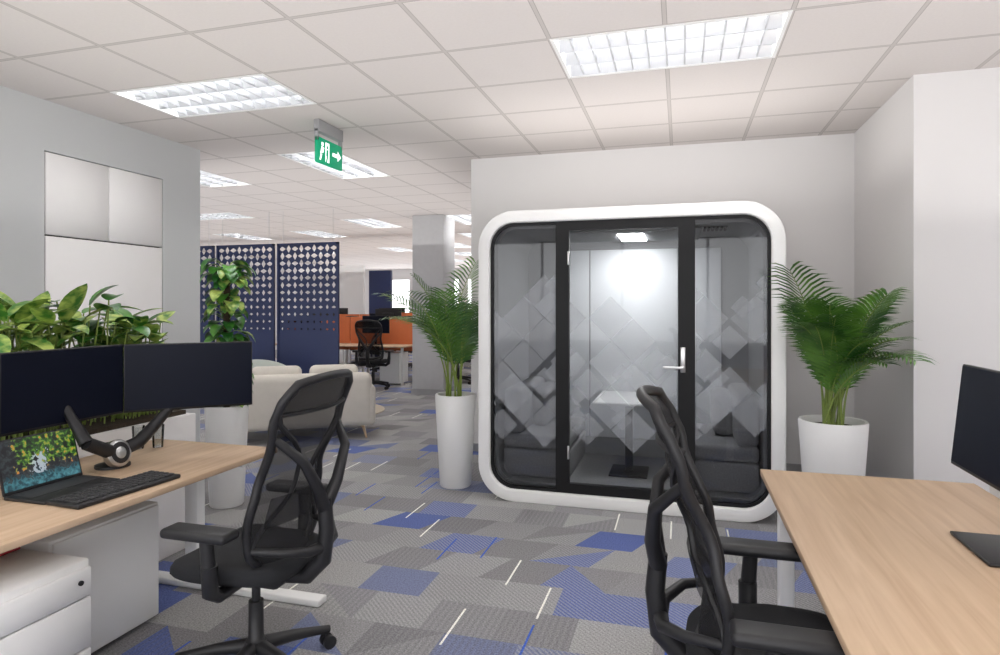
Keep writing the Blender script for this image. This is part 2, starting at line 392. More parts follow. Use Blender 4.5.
# ------------------------------------------------------------ meeting pod
def rrect(x0, x1, z0, z1, r, n=10):
    pts = []
    for cx, cz, a0 in ((x1-r, z1-r, 0), (x0+r, z1-r, 90), (x0+r, z0+r, 180), (x1-r, z0+r, 270)):
        for k in range(n+1):
            a = math.radians(a0+90*k/n); pts.append((cx+r*math.cos(a), cz+r*math.sin(a)))
    return pts
def pod():
    X0, X1, Y0, Y1, Z1 = -1.505, 0.69, 4.60, 5.80, 2.22
    b = MB('meeting_pod', (-0.4, 5.2, 0), world=True)
    loops = []
    for y, ins, r in ((Y1, 0.0, .28), (Y0+0.012, 0.0, .28), (Y0+0.003, 0.003, .277), (Y0, 0.012, .268), (Y0, 0.082, .198), (Y0+0.003, 0.089, .191), (Y0+0.012, 0.092, .188), (Y1, 0.10, .18)):
        loops.append([(x, y, z) for x, z in rrect(X0+ins, X1-ins, ins, Z1-ins, r)])
    n = len(loops[0]); vs = [p for l in loops for p in l]; fs = []
    for i in range(len(loops)):
        i2 = (i+1) % len(loops)
        for j in range(n): fs.append((i*n+j, i*n+(j+1) % n, i2*n+(j+1) % n, i2*n+j))
    b.add(vs, fs, M_podw, True)
    def plate(x0, x1, z0, z1, r, y, mat, clipx=None):
        pts = [(min(max(x, clipx[0]), clipx[1]) if clipx else x, y, z) for x, z in rrect(x0, x1, z0, z1, r)]
        b.add(pts, [list(range(len(pts)))], mat)
    ix0, ix1, iz0, iz1 = X0+0.10, X1-0.10, 0.10, Z1-0.10
    bb = rrect(ix0, ix1, iz0, iz1, .18)
    plate(ix0, ix1, iz0, iz1, .18, Y1-0.06, M_felt)
    b.rbox(-1.10, -0.02, Y1-0.08, Y1-0.062, 0.30, 2.0, M_podback, 0.01, 2)
    b.rbox(0.0, 0.34, Y1-0.08, Y1-0.062, 0.30, 2.0, M_podback, 0.01, 2)
    b.box(-0.80, -0.79, Y1-0.083, Y1-0.078, 0.3, 2.0, M_felt)
    li = rrect(ix0+0.001, ix1-0.001, iz0+0.001, iz1-0.001, .18); lo = rrect(ix0+0.03, ix1-0.03, iz0+0.03, iz1-0.03, .15)
    for prof, ya, yb in ((lo, Y0+0.12, Y1-0.06),):
        m = len(prof); vs = [(x, ya, z) for x, z in prof]+[(x, yb, z) for x, z in prof]+[(x, ya, z) for x, z in li]
        fs = [(k, (k+1) % m, m+(k+1) % m, m+k) for k in range(m)]+[(k, (k+1) % m, 2*m+(k+1) % m, 2*m+k) for k in range(m)]
        b.add(vs, fs, M_felt, True)
    b.box(ix0+0.10, ix1-0.10, Y0+0.08, Y1-0.07, 0.131, 0.14, M_bench)
    g = Y0+0.045
    plate(ix0, ix1, iz0, iz1, .18, g, M_podglassd, (ix0, -0.90))
    plate(ix0, ix1, iz0, iz1, .18, g, M_podglassd, (0.10, ix1))
    b.add([(-0.80, g, 0.17), (-0.015, g, 0.17), (-0.015, g, 2.055), (-0.80, g, 2.055)], [(0, 1, 2, 3)], M_podglass)
    m = len(bb); ga = rrect(ix0+0.014, ix1-0.014, iz0+0.014, iz1-0.014, .166)
    ob_ = rrect(ix0-0.008, ix1+0.008, iz0-0.008, iz1+0.008, .188)
    vs = [(x, g-0.012, z) for x, z in ob_]+[(x, g-0.012, z) for x, z in ga]+[(x, g+0.02, z) for x, z in ga]
    fs = [(k, (k+1) % m, m+(k+1) % m, m+k) for k in range(m)]+[(m+k, m+(k+1) % m, 2*m+(k+1) % m, 2*m+k) for k in range(m)]
    b.add(vs, fs, M_blackm)
    b.box(-0.90, -0.80, g-0.02, g+0.03, 0.10, 2.12, M_blackm); b.box(-0.015, 0.10, g-0.02, g+0.03, 0.10, 2.12, M_blackm)
    b.box(-0.80, -0.015, g-0.02, g+0.03, 2.055, 2.12, M_blackm); b.box(-0.80, -0.015, g-0.02, g+0.03, 0.10, 0.165, M_blackm)
    for zz in (0.35, 1.8): b.rbox(-0.81, -0.795, g-0.035, g-0.02, zz, zz+0.1, M_alu, 0.004, 2)
    b.rbox(0.0, 0.035, g-0.03, g-0.02, 1.02, 1.20, M_alu, 0.005, 2); b.rbox(-0.12, 0.025, g-0.062, g-0.048, 1.045, 1.065, M_alu, 0.006, 3)
    b.rbox(0.008, 0.026, g-0.06, g-0.025, 1.045, 1.065, M_alu, 0.006, 2)
    def diamond(cx, cz, h, clip, yy):
        pts = [(cx, cz-h), (cx+h, cz), (cx, cz+h), (cx-h, cz)]
        for side, lim in ((0, clip[0]), (1, clip[1])):
            out = []
            for k in range(len(pts)):
                p, q = pts[k], pts[(k+1) % len(pts)]
                ip = p[0] >= lim if side == 0 else p[0] <= lim; iq = q[0] >= lim if side == 0 else q[0] <= lim
                if ip: out.append(p)
                if ip != iq:
                    tt = (lim-p[0])/(q[0]-p[0]); out.append((lim, p[1]+(q[1]-p[1])*tt))
            pts = out
            if len(pts) < 3: return
        b.add([(x, yy, z) for x, z in pts], [list(range(len(pts)))], M_frost)
    rr = random.Random(11)
    for clip in ((ix0+0.02, -0.905), (-0.795, -0.02), (0.105, ix1-0.02)):
        for iz in range(7):
            cz = 0.58+iz*0.165
            for kx in range(-6, 12):
                cx = -1.32+kx*0.33+(0.165 if iz % 2 else 0)
                if cx < clip[0]-0.16 or cx > clip[1]+0.16: continue
                rv = rr.random()
                if iz in (0, 6) and rv < 0.45: continue
                if rv < 0.12: continue
                diamond(cx, cz, rr.choice((0.16, 0.16, 0.15, 0.12)), clip, g-0.003)
                if rv > 0.55: diamond(cx+rr.choice((-.08, .08)), cz+0.08, rr.choice((0.08, 0.16)), clip, g-0.006-0.001*(iz % 2))
    for sx, xo, xi in ((-1, ix0+0.045, -0.83), (1, ix1-0.045, 0.03)):
        xa, xb = sorted((xo, xi))
        b.rbox(xa, xb, 4.80, 5.70, 0.14, 0.36, M_bench, 0.02, 3)
        b.rbox(xa, xb, 4.79, 5.70, 0.365, 0.48, M_bench, 0.035, 4)
        wa, wb_ = (xo, xo+0.16) if sx < 0 else (xo-0.16, xo)
        b.rbox(wa, wb_, 4.80, 5.70, 0.47, 0.84, M_bench, 0.05, 4)
        ca, cbb = (xo+0.14, xo+0.30) if sx < 0 else (xo-0.30, xo-0.14)
        b.rbox(ca, cbb, 5.12, 5.68, 0.48, 0.80, M_bench, 0.06, 4)
    b.rbox(-0.68, -0.12, 5.02, 5.70, 0.70, 0.725, M_white, 0.01, 2); b.box(-0.43, -0.37, 5.15, 5.21, 0.14, 0.70, M_blackm)
    b.rbox(-0.55, -0.25, 5.0, 5.35, 0.14, 0.155, M_blackm, 0.006, 2)
    b.rbox(-0.95, 0.15, 4.85, 5.65, 2.06, 2.075, M_felt, 0.005, 2)
    b.box(-0.48, -0.28, 5.0, 5.5, 2.05, 2.061, M_led)
    for k in range(6): b.box(0.17+k*0.03, 0.185+k*0.03, 4.9, 5.1, 2.07, 2.082, M_blackm)
    b.build()
pod()

# ------------------------------------------------------------ desks
def desk(name, x0, x1, y0, y1, legs_y, foot=None):
    b = MB(name, ((x0+x1)/2, (y0+y1)/2, 0), world=True)
    b.rbox(x0, x1, y0, y1, 0.703, 0.73, M_wood, 0.002, 1)
    for ly in legs_y:
        b.rbox(x0+0.08, x1-0.08, ly-0.03, ly+0.03, 0.66, 0.702, M_white, 0.004, 1)
        cx = (x0+x1)/2
        b.rbox(cx-0.04, cx+0.04, ly-0.03, ly+0.03, 0.035, 0.66, M_white, 0.005, 2)
        f0, f1 = foot if foot else (x0+0.04, x1-0.04)
        b.rbox(f0, f1, ly-0.04, ly+0.04, 0.0, 0.035, M_white, 0.008, 2)
    b.rbox((x0+x1)/2-0.12, (x0+x1)/2-0.08, y0+0.1, y1-0.1, 0.64, 0.70, M_white, 0.004, 1)
    return b
dl = desk('office_desk', -2.90, -2.09, 1.15, 2.91, (1.22, 2.76), (-2.86, -1.72))
dl.box(-2.895, -2.875, 1.2, 2.84, 0.30, 0.70, M_white); dl.build()
dr = desk('office_desk', 0.36, 1.22, 1.2, 3.16, (1.35, 3.02))
dr.rbox(0.42, 0.48, 2.98, 3.06, 0.03, 0.66, M_white, 0.005, 2)
dr.build()
pd = MB('drawer_pedestal', (-2.3, 1.5, 0), world=True)
pd.rbox(-2.60, -2.09, 1.36, 1.79, 0.06, 0.57, M_white, 0.004, 1)
for za, zb in ((0.07, 0.25), (0.255, 0.435), (0.44, 0.545)): pd.rbox(-2.09, -2.072, 1.365, 1.785, za, zb, M_white, 0.004, 1)
pd.lathe([(0.009, 0), (0.009, 0.008)], M_black, M=Matrix.Translation((-2.073, 1.74, 0.50)) @ Matrix.Rotation(math.radians(90), 4, 'Y'), seg=12)
for cx in (-2.55, -2.15):
    for cy in (1.41, 1.74): pd.lathe([(0.03, -0.012), (0.03, 0.012)], M_black, M=Matrix.Translation((cx, cy, 0.03)) @ Matrix.Rotation(math.radians(90), 4, 'X'), seg=16)
pd.build()
b = MB('folded_red_cloth', (-2.5, 1.7, 0.571)); b.rbox(-0.09, 0.09, -0.12, 0.08, 0, 0.012, M_red, 0.005, 2); b.rbox(-0.085, 0.08, -0.11, 0.07, 0.012, 0.026, M_red, 0.006, 2); b.build()
sp = MB('low_storage_cabinet', (-2.6, 2.15, 0), world=True)
sp.rbox(-2.80, -2.40, 1.88, 2.42, 0.02, 0.56, M_white, 0.004, 1); sp.rbox(-2.4, -2.385, 1.89, 2.41, 0.03, 0.55, M_white, 0.004, 1); sp.build()

pc = MB('planter_cabinet', (-3.15, 2.2, 0), world=True)
pc.rbox(-3.40, -2.93, 1.0, 3.25, 0.0, 0.82, M_cabw, 0.004, 1)
pc.box(-3.36, -2.97, 1.04, 3.21, 0.82, 0.845, M_soil)
pc.build()
pc = MB('planter_cabinet', (1.45, 2.2, 0), world=True)
pc.rbox(1.24, 1.44, 1.0, 3.08, 0.0, 0.80, M_white, 0.004, 1); pc.box(1.27, 1.41, 1.05, 3.03, 0.8, 0.81, M_soil); pc.build()

# ------------------------------------------------------------ monitors
def monitor(b, M, w=0.595, h=0.34):
    b.rbox(-w/2, w/2, -0.012, 0.012, 0, h, M_bez, 0.004, 2, M=M)
    b.box(-w/2+0.006, w/2-0.006, -0.0135, -0.0125, 0.012, h-0.006, M_screen, M=M)
    b.rbox(-0.12, 0.12, 0.01, 0.04, 0.08, 0.26, M_bez, 0.01, 2, M=M)
def lk(p, q, z):
    p = Vector((*p, z)); q = Vector((*q, z)); d = (q-p).normalized()
    nn = Vector((0, 0, 1)).cross(d)
    M = Matrix((( d.x, nn.x, 0, (p.x+q.x)/2), (d.y, nn.y, 0, (p.y+q.y)/2), (0, 0, 1, z), (0, 0, 0, 1)))
    return M
b = MB('dual_monitor_arm_mount', (-2.62, 2.36, 0.73), world=True)
M1 = lk((-2.655, 1.865), (-2.665, 2.46), 0.965); M2 = lk((-2.65, 2.465), (-2.22, 2.86), 0.965)
monitor(b, M1); monitor(b, M2)
hub = Vector((-2.60, 2.35, 0.731))
b.lathe([(0.075, 0), (0.075, 0.012), (0.03, 0.02), (0.03, 0.10), (0.045, 0.11)], M_black, c=hub)
Mh = Matrix.Translation(hub+Vector((0.035, -0.02, 0.066))) @ Matrix.Rotation(math.radians(75), 4, 'Y')
b.lathe([(0.064, 0), (0.064, 0.03), (0.056, 0.036)], M_alu, M=Mh, seg=32)
b.lathe([(0.050, 0.0365), (0.044, 0.039)], M_black, M=Mh, seg=32); b.lathe([(0.028, 0.040), (0.024, 0.042)], M_alu, M=Mh, seg=24)
for q, s_ in (((-2.70, 2.16, 1.09), -1), ((-2.47, 2.70, 1.09), 1)):
    mid = hub+Vector((0.05, 0.18*s_, 0.15))
    b.tube([hub+Vector((0.02, 0.02*s_, 0.07)), hub+Vector((0.06, 0.09*s_, 0.10)), mid], [0.034, 0.032, 0.030], M_black, 10)
    b.tube([mid, (mid+Vector(q))/2, q], [0.030, 0.022, 0.018], M_black, 10)
b.build()
lp = MB('laptop', (-2.46, 1.99, 0.73), world=True)
lp.rbox(-2.56, -2.345, 1.82, 2.16, 0.731, 0.745, M_black, 0.004, 2); lp.box(-2.54, -2.43, 1.84, 2.14, 0.745, 0.7465, M_key)
Ml = lk((-2.56, 1.82), (-2.56, 2.16), 0.742) @ Matrix.Rotation(math.radians(-16), 4, 'X')
lp.rbox(-0.17, 0.17, -0.004, 0.004, 0, 0.222, M_black, 0.003, 2, M=Ml); lp.box(-0.162, 0.162, -0.0055, -0.0045, 0.014, 0.214, M_pic, M=Ml)
lp.build()
kb = MB('keyboard', (-2.24, 2.03, 0.73), world=True)
Mk = Matrix.Translation((-2.235, 2.05, 0.731)) @ Matrix.Rotation(math.radians(-4), 4, 'Z')
kb.rbox(-0.095, 0.085, -0.235, 0.235, 0, 0.018, M_black, 0.006, 2, M=Mk)
for r in range(5):
    for c in range(17):
        kb.rbox(-0.076+r*0.029, -0.051+r*0.029, -0.222+c*0.0262, -0.199+c*0.0262, 0.016, 0.024, M_key, 0.003, 1, M=Mk)
kb.build()
for p in ((-2.79, 2.68), (-2.72, 2.74)):
    g = MB('glass_tumbler', (p[0], p[1], 0.731)); g.lathe([(0.026, 0), (0.032, 0.12), (0.030, 0.12), (0.024, 0.008)], M_clear, seg=20); g.build()
b = MB('computer_monitor', (1.0, 2.28, 0.73), world=True)
Mr = lk((0.945, 2.61), (0.945, 2.0), 0.93) @ Matrix.Rotation(math.radians(-6), 4, 'X')
monitor(b, Mr, 0.61, 0.36)
b.rbox(0.87, 1.06, 2.16, 2.44, 0.731, 0.742, M_bez, 0.004, 2); b.rbox(0.995, 1.025, 2.26, 2.34, 0.74, 1.10, M_bez, 0.006, 2)
b.build()

# ------------------------------------------------------------ office chair
def ss(v, ks):
    for (a, x), (c, y) in zip(ks, ks[1:]):
        if v <= c:
            t = (v-a)/(c-a); t = t*t*(3-2*t); return x+(y-x)*t
    return ks[-1][1]
def office_chair(loc, rot, seed=0):
    b = MB('office_chair', (loc[0], loc[1], 0), rot)
    for k in range(5):
        a = math.radians(72*k+20+seed); d = Vector((math.cos(a), math.sin(a), 0)); sd = Vector((-d.y, d.x, 0))
        b.tube([d*0.02+Vector((0, 0, 0.115)), d*0.15+Vector((0, 0, 0.105)), d*0.315+Vector((0, 0, 0.078))], [0.032, 0.024, 0.016], M_black, 10)
        b.tube([d*0.305+Vector((0, 0, 0.085)), d*0.305+Vector((0, 0, 0.04))], 0.009, M_black, 8)
        for s_ in (-1, 1):
            c = d*0.31+sd*0.018*s_+Vector((0, 0, 0.028))
            b.tube([c-sd*0.010, c+sd*0.010], 0.028, M_black, 16)
    b.lathe([(0.04, 0.075), (0.042, 0.14), (0.03, 0.15), (0.029, 0.30), (0.017, 0.30), (0.017, 0.42)], M_black, seg=20)
    b.rbox(-0.16, 0.12, -0.09, 0.09, 0.39, 0.445, M_black, 0.02, 3)
    vs = []; fs = []; n = 48
    lay = [(0.80, 0.445), (0.95, 0.45), (1.0, 0.47), (0.99, 0.495), (0.94, 0.512), (0.8, 0.518), (0.5, 0.508), (0.0, 0.505)]
    for sc, z in lay:
        for k in range(n):
            a = 2*math.pi*k/n; ca, sa = math.cos(a), math.sin(a)
            x = 0.255*math.copysign(abs(ca)**0.5, ca)*sc; y = 0.25*math.copysign(abs(sa)**0.55, sa)*sc
            if x < 0: y *= 0.92
            z2 = z-0.9*max(0, x-0.15)**2*3+0.12*abs(y)**2
            vs.append((x+0.02, y, z2))
    for i in range(len(lay)-1):
        for k in range(n): fs.append((i*n+k, i*n+(k+1) % n, (i+1)*n+(k+1) % n, (i+1)*n+k))
    fs.append(list(range(n))[::-1]); b.add(vs, fs, M_fabric, True)
    kx = [(0, -0.20), (0.20, -0.185), (0.42, -0.215), (0.75, -0.295), (0.9, -0.33), (1, -0.365)]
    kw = [(0, 0.15), (0.10, 0.215), (0.30, 0.22), (0.52, 0.195), (0.78, 0.23), (0.93, 0.225), (1, 0.18)]
    def bp(u, v):
        w = ss(v, kw); return Vector((ss(v, kx)+0.065*u*u*(1-0.3*v), u*w, 0.50+0.73*v-0.02*u*u*(v > .9)))
    NU, NV = 12, 26; vs = []; fs = []
    for j in range(NV+1):
        for i in range(NU+1): vs.append(bp(-1+2*i/NU, j/NV))
    for j in range(NV):
        for i in range(NU):
            a = j*(NU+1)+i; fs.append((a, a+1, a+NU+2, a+NU+1))
    b.add(vs, fs, M_mesh, True)
    ring = [bp(1, j/24) for j in range(25)]+[bp(1-2*i/8, 1) for i in range(1, 8)]+[bp(-1, 1-j/24) for j in range(25)]+[bp(-1+2*i/8, 0) for i in range(1, 8)]
    b.tube(ring, 0.017, M_black, 8, closed=True)
    for s_ in (-1, 1):
        b.tube([bp(s_*(0.98-0.75*math.sin(math.pi*min(1, k/14))**1.5*1.0), 0.12+0.70*k/14)+Vector((-0.006, 0, 0)) for k in range(15)], 0.010, M_black, 6)
    b.tube([bp(-1+2*i/10, 0.82)+Vector((-0.006, 0, 0)) for i in range(11)], 0.009, M_black, 6)
    vs = []; fs = []
    for j in range(6):
        for i in range(NU+1): vs.append(bp(-1+2*i/NU, 0.83+0.17*j/5)+Vector((0.004, 0, 0)))
    for j in range(5):
        for i in range(NU):
            a = j*(NU+1)+i; fs.append((a, a+1, a+NU+2, a+NU+1))
    b.add(vs, fs, M_mesh, True)
    b.tube([(-0.10, 0, 0.42), (-0.24, 0, 0.43), (-0.31, 0, 0.50), (-0.325, 0, 0.62), (-0.315, 0, 0.74)], [0.035, 0.034, 0.033, 0.030, 0.028], M_black, 12)
    for s_ in (-1, 1):
        b.tube([(-0.315, 0, 0.70), (-0.33, 0.07*s_, 0.80), (-0.32, 0.15*s_, 0.92), tuple(bp(s_*0.97, 0.70))], [0.028, 0.024, 0.020, 0.015], M_black, 10)
        b.tube([(-0.31, 0, 0.55), (-0.30, 0.09*s_, 0.56), (-0.24, 0.17*s_, 0.58), tuple(bp(s_*0.97, 0.12))], [0.024, 0.02, 0.017, 0.013], M_black, 10)
        b.tube([(-0.02, 0.10*s_, 0.43), (-0.02, 0.24*s_, 0.425), (-0.03, 0.292*s_, 0.46), (-0.03, 0.30*s_, 0.56)], [0.024, 0.026, 0.03, 0.03], M_black, 10)
        b.tube([(-0.03, 0.30*s_, 0.52), (-0.02, 0.302*s_, 0.66)], [0.026, 0.024], M_black, 10)
        b.rbox(-0.13, 0.15, 0.30*s_-0.048, 0.30*s_+0.048, 0.655, 0.692, M_black, 0.016, 4)
    vs = []; fs = []
    for j in range(5):
        for i in range(9): vs.append(bp(-0.8+1.6*i/8, 0.22+0.16*j/4)+Vector((-0.02, 0, 0)))
    for j in range(4):
        for i in range(8):
            a = j*9+i; fs.append((a, a+1, a+10, a+9))
    b.add(vs, fs, M_mesh, True)
    return b.build()
office_chair((-1.66, 2.17), math.radians(180))
office_chair((0.25, 1.98), math.radians(0), 30)

# ------------------------------------------------------------ plants
def tall_pot(b, r0, r1, h):
    b.lathe([(r0*0.94, 0), (r0, 0.01), (r1, h-0.01), (r1-0.004, h), (r1-0.022, h), (r1-0.026, h-0.05)], M_pot, seg=48)
    b.lathe([(r1-0.03, h-0.06), (r1-0.03, h-0.045)], M_soil, seg=32)
def palm(name, loc, r0, r1, h, n, L, seed, wid=1.0, block=None):
    R = random.Random(seed); b = MB(name, (loc[0], loc[1], 0)); tall_pot(b, r0, r1, h)
    for k in range(n):
        for attempt in range(20):
            az = 2*math.pi*k/n*2.618+R.uniform(-0.3, 0.3)+attempt*0.5; t0 = R.uniform(0.03, 0.25); t1 = R.uniform(0.7, 2.2)*wid
            Lf = L*R.uniform(0.75, 1.08)
            if t1 < 0.9: Lf *= 1.05
            p = Vector((R.uniform(-.07, .07), R.uniform(-.07, .07), h-0.05)); N = 26
            pts = [p.copy()]; tang = []
            for i in range(N):
                s_ = i/N; th = t0+(t1-t0)*s_**1.5
                d = Vector((math.sin(th)*math.cos(az), math.sin(th)*math.sin(az), math.cos(th)))
                tang.append(d); p = p+d*Lf/N; pts.append(p.copy())
            if not block or not any(block(q.x+loc[0], q.y+loc[1]) for q in pts): break
        tang.append(tang[-1])
        b.tube(pts, [0.006*(1-0.85*i/N)+0.001 for i in range(N+1)], M_stem, 5)
        side = Vector((-math.sin(az), math.cos(az), 0))
        m = 24
        for i in range(m):
            s_ = 0.34+0.66*i/(m-1); f = s_*N; i0 = min(int(f), N-1); q = pts[i0].lerp(pts[i0+1], f-i0); tg = tang[i0]
            up = side.cross(tg).normalized()*-1
            if up.z < 0: up = -up
            ll = Lf*0.27*(math.sin(math.pi*min(1, (s_-0.26)/0.82))**0.6)*R.uniform(0.85, 1.1)
            for sg in (-1, 1):
                d = (side*sg*0.95+tg*0.75+up*0.25).normalized()
                wdir = tg.cross(d).normalized().cross(d).normalized()
                w = 0.0075
                a0 = q; a1 = q+d*ll*0.4; d2 = (d+Vector((0, 0, -0.3))).normalized(); a2 = a1+d2*ll*0.35; d3 = (d2+Vector((0, 0, -0.4))).normalized(); a3 = a2+d3*ll*0.3
                b.add([a0-wdir*w*0.4, a0+wdir*w*0.4, a1+wdir*w, a1-wdir*w, a2+wdir*w*0.8, a2-wdir*w*0.8, a3], [(0, 1, 2, 3), (3, 2, 4, 5), (5, 4, 6)], M_palm, True)
    return b.build()
palm('potted_areca_palm', (0.93, 4.40), 0.15, 0.20, 0.77, 28, 0.95, 3, 1.0, lambda x, y: (x < 0.80 and y > 4.40) or (x > 1.32) or y < 3.95 or x < 0.62)
palm('potted_areca_palm', (-1.80, 4.90), 0.13, 0.17, 0.76, 18, 1.10, 9, 0.9, lambda x, y: x > -1.60 and y > 4.42)

def leaf(b, base, d, up, L, W, mat, bend=0.5, fold=0.25):
    d = d.normalized(); s = d.cross(up).normalized(); p = base.copy(); n = 7; vs = []
    for i in range(n+1):
        t = i/n; w = W*math.sin(math.pi*min(1, 0.06+0.94*t**0.85))**0.8*(1 if t < 1 else 0)
        nrm = s.cross(d).normalized()
        vs += [p-s*w+nrm*w*fold, p.copy(), p+s*w+nrm*w*fold]
        d = (d+Vector((0, 0, -bend/n))).normalized(); p = p+d*L/n
    fs = []
    for i in range(n):
        a = i*3; fs += [(a, a+1, a+4, a+3), (a+1, a+2, a+5, a+4)]
    b.add(vs, fs, mat, True)
def bush(name, c, rx, ry, z0, hts, n, L, W, mat, seed, loc):
    R = random.Random(seed); b = MB(name, loc, world=True)
    for k in range(n):
        p = Vector((c[0]+R.uniform(-rx, rx), c[1]+R.uniform(-ry, ry), z0)); h = R.uniform(*hts)
        az = R.uniform(0, 2*math.pi); out = R.uniform(0.1, 0.5)
        q = p+Vector((math.cos(az)*out*h*0.5, math.sin(az)*out*h*0.5, h))
        b.tube([p, p.lerp(q, 0.5)+Vector((0, 0, 0.03)), q], 0.004, M_stem, 5)
        el = R.uniform(0.0, 1.1); d = Vector((math.cos(az)*math.cos(el), math.sin(az)*math.cos(el), math.sin(el)))
        leaf(b, q, d, Vector((0, 0, 1)), L*R.uniform(0.7, 1.15), W*R.uniform(0.8, 1.15), mat, R.uniform(0.5, 1.3))
    return b.build()
bush('variegated_dieffenbachia', (-3.16, 2.28), 0.13, 0.26, 0.847, (0.12, 0.60), 160, 0.25, 0.050, M_leafv, 1, (-3.16, 2.3, 0.85))
bush('variegated_dieffenbachia', (-3.16, 2.96), 0.13, 0.12, 0.847, (0.12, 0.55), 110, 0.21, 0.050, M_leafv, 2, (-3.16, 3.0, 0.85))
bush('philodendron', (-3.16, 2.70), 0.12, 0.08, 0.847, (0.3, 0.68), 24, 0.17, 0.066, M_leafd, 3, (-3.16, 2.72, 0.85))
bush('variegated_dieffenbachia', (-3.16, 1.65), 0.13, 0.3, 0.847, (0.12, 0.55), 70, 0.24, 0.040, M_leafv, 5, (-3.16, 1.7, 0.85))
def pothos(loc):
    R = random.Random(4); b = MB('potted_climbing_pothos', (loc[0], loc[1], 0)); tall_pot(b, 0.12, 0.155, 0.75)
    b.lathe([(0.025, 0.70), (0.025, 1.75)], M_soil, seg=12)
    for k in range(170):
        z = R.uniform(0.80, 1.84); az = R.uniform(0, 2*math.pi); o = Vector((math.cos(az), math.sin(az), 0))
        q = Vector((0, 0, z))+o*R.uniform(0.04, 0.09)
        b.tube([Vector((0, 0, z-0.05)), q], 0.003, M_stem, 4)
        leaf(b, q, o+Vector((0, 0, 0.3)), Vector((0, 0, 1)), R.uniform(0.10, 0.16), R.uniform(0.035, 0.055), M_leafd if k % 3 else M_leafv, 1.8)
    b.build()
pothos((-3.28, 3.95))

# ------------------------------------------------------------ exit sign
es = MB('exit_sign', (-2.8, 4.62, 2.55), world=True)
es.rbox(-2.84, -2.79, 4.42, 4.80, 2.90, 3.0, M_signb, 0.006, 2)
es.box(-2.83, -2.80, 4.42, 4.44, 2.83, 2.92, M_signb); es.box(-2.83, -2.80, 4.78, 4.80, 2.83, 2.92, M_signb)
es.rbox(-2.83, -2.80, 4.42, 4.80, 2.655, 2.86, M_green, 0.003, 1)
def sg(pts): es.add([(-2.7985, 4.42+y, 2.655+z) for y, z in pts], [list(range(len(pts)))], M_signw)
sg([(0.22, 0.09), (0.30, 0.09), (0.30, 0.06), (0.355, 0.105), (0.30, 0.15), (0.30, 0.12), (0.22, 0.12)])
sg([(0.11, 0.02), (0.17, 0.02), (0.17, 0.18), (0.11, 0.18)])
def sgg(pts, off): es.add([(-2.797, 4.42+y, 2.655+z) for y, z in pts], [list(range(len(pts)))], M_green if off else M_signw)
sgg([(0.125, 0.13), (0.15, 0.13), (0.15, 0.155), (0.125, 0.155)], 1); sgg([(0.12, 0.07), (0.15, 0.07), (0.155, 0.12), (0.125, 0.125)], 1)
sgg([(0.115, 0.02), (0.135, 0.02), (0.15, 0.07), (0.13, 0.07)], 1)
sgg([(0.05, 0.14), (0.08, 0.14), (0.08, 0.17), (0.05, 0.17)], 0); sgg([(0.03, 0.07), (0.075, 0.085), (0.09, 0.13), (0.05, 0.135)], 0); sgg([(0.02, 0.02), (0.04, 0.02), (0.06, 0.07), (0.035, 0.07)], 0)
es.build()

# ------------------------------------------------------------ lounge
sf = MB('two_seat_sofa', (-4.15, 6.3, 0), math.radians(33))
sf.rbox(-0.72, 0.72, -0.38, 0.40, 0.14, 0.40, M_sofa, 0.05, 4); sf.rbox(-0.72, 0.72, -0.42, -0.20, 0.14, 0.74, M_sofa, 0.08, 4)
for s_ in (-1, 1):
    sf.rbox(*sorted((0.60*s_, 0.76*s_)), -0.40, 0.40, 0.14, 0.60, M_sofa, 0.06, 4)
    sf.rbox(*sorted((0.02*s_, 0.60*s_)), -0.22, 0.40, 0.38, 0.50, M_sofa, 0.05, 4)
    sf.rbox(*sorted((0.04*s_, 0.58*s_)), -0.24, -0.08, 0.48, 0.82, M_sofa, 0.07, 4)
    for yy in (-0.32, 0.32): sf.tube([(0.62*s_, yy, 0.15), (0.66*s_, yy*1.06, 0)], [0.018, 0.012], M_wood, 8)
sf.build()
def tub_chair(loc, rot, mat):
    b = MB('lounge_armchair', (loc[0], loc[1], 0), rot)
    b.lathe([(0.26, 0.16), (0.32, 0.18), (0.33, 0.36), (0.30, 0.42), (0.0, 0.43)], mat, seg=32)
    N = 20
    pts = [(0.33*math.cos(math.radians(170+200*k/N)), 0.33*math.sin(math.radians(170+200*k/N))) for k in range(N+1)]
    vs = []; fs = []
    for k, (x, y) in enumerate(pts):
        t = k/N; ht = 0.60+0.24*math.sin(math.pi*t)
        for sc, z in ((1.0, 0.3), (1.1, ht-0.03), (1.05, ht), (0.92, ht-0.03), (0.85, 0.3)): vs.append((x*sc, y*sc, z))
    for k in range(N):
        for j in range(4): a = k*5+j; fs.append((a, a+1, a+6, a+5))
    fs += [(0, 1, 2, 3, 4), tuple(N*5+i for i in (4, 3, 2, 1, 0))]
    b.add(vs, fs, mat, True)
    for k in range(4):
        a = math.radians(45+90*k); b.tube([(0.2*math.cos(a), 0.2*math.sin(a), 0.18), (0.28*math.cos(a), 0.28*math.sin(a), 0)], [0.016, 0.011], M_wood, 8)
    b.build()
tub_chair((-5.05, 6.80), math.radians(20), M_sage)
tub_chair((-6.3, 7.6), math.radians(0), M_sofa)
rg = MB('round_rug', (-4.75, 7.85, 0)); rg.lathe([(0.74, 0.0), (0.74, 0.012), (0.72, 0.015)], M_rug, seg=48); rg.build()
tb = MB('round_side_table', (-5.0, 7.8, 0.015)); tb.lathe([(0.15, 0), (0.15, 0.02), (0.02, 0.03), (0.02, 0.42), (0.26, 0.43), (0.26, 0.45)], M_white, seg=32); tb.build()

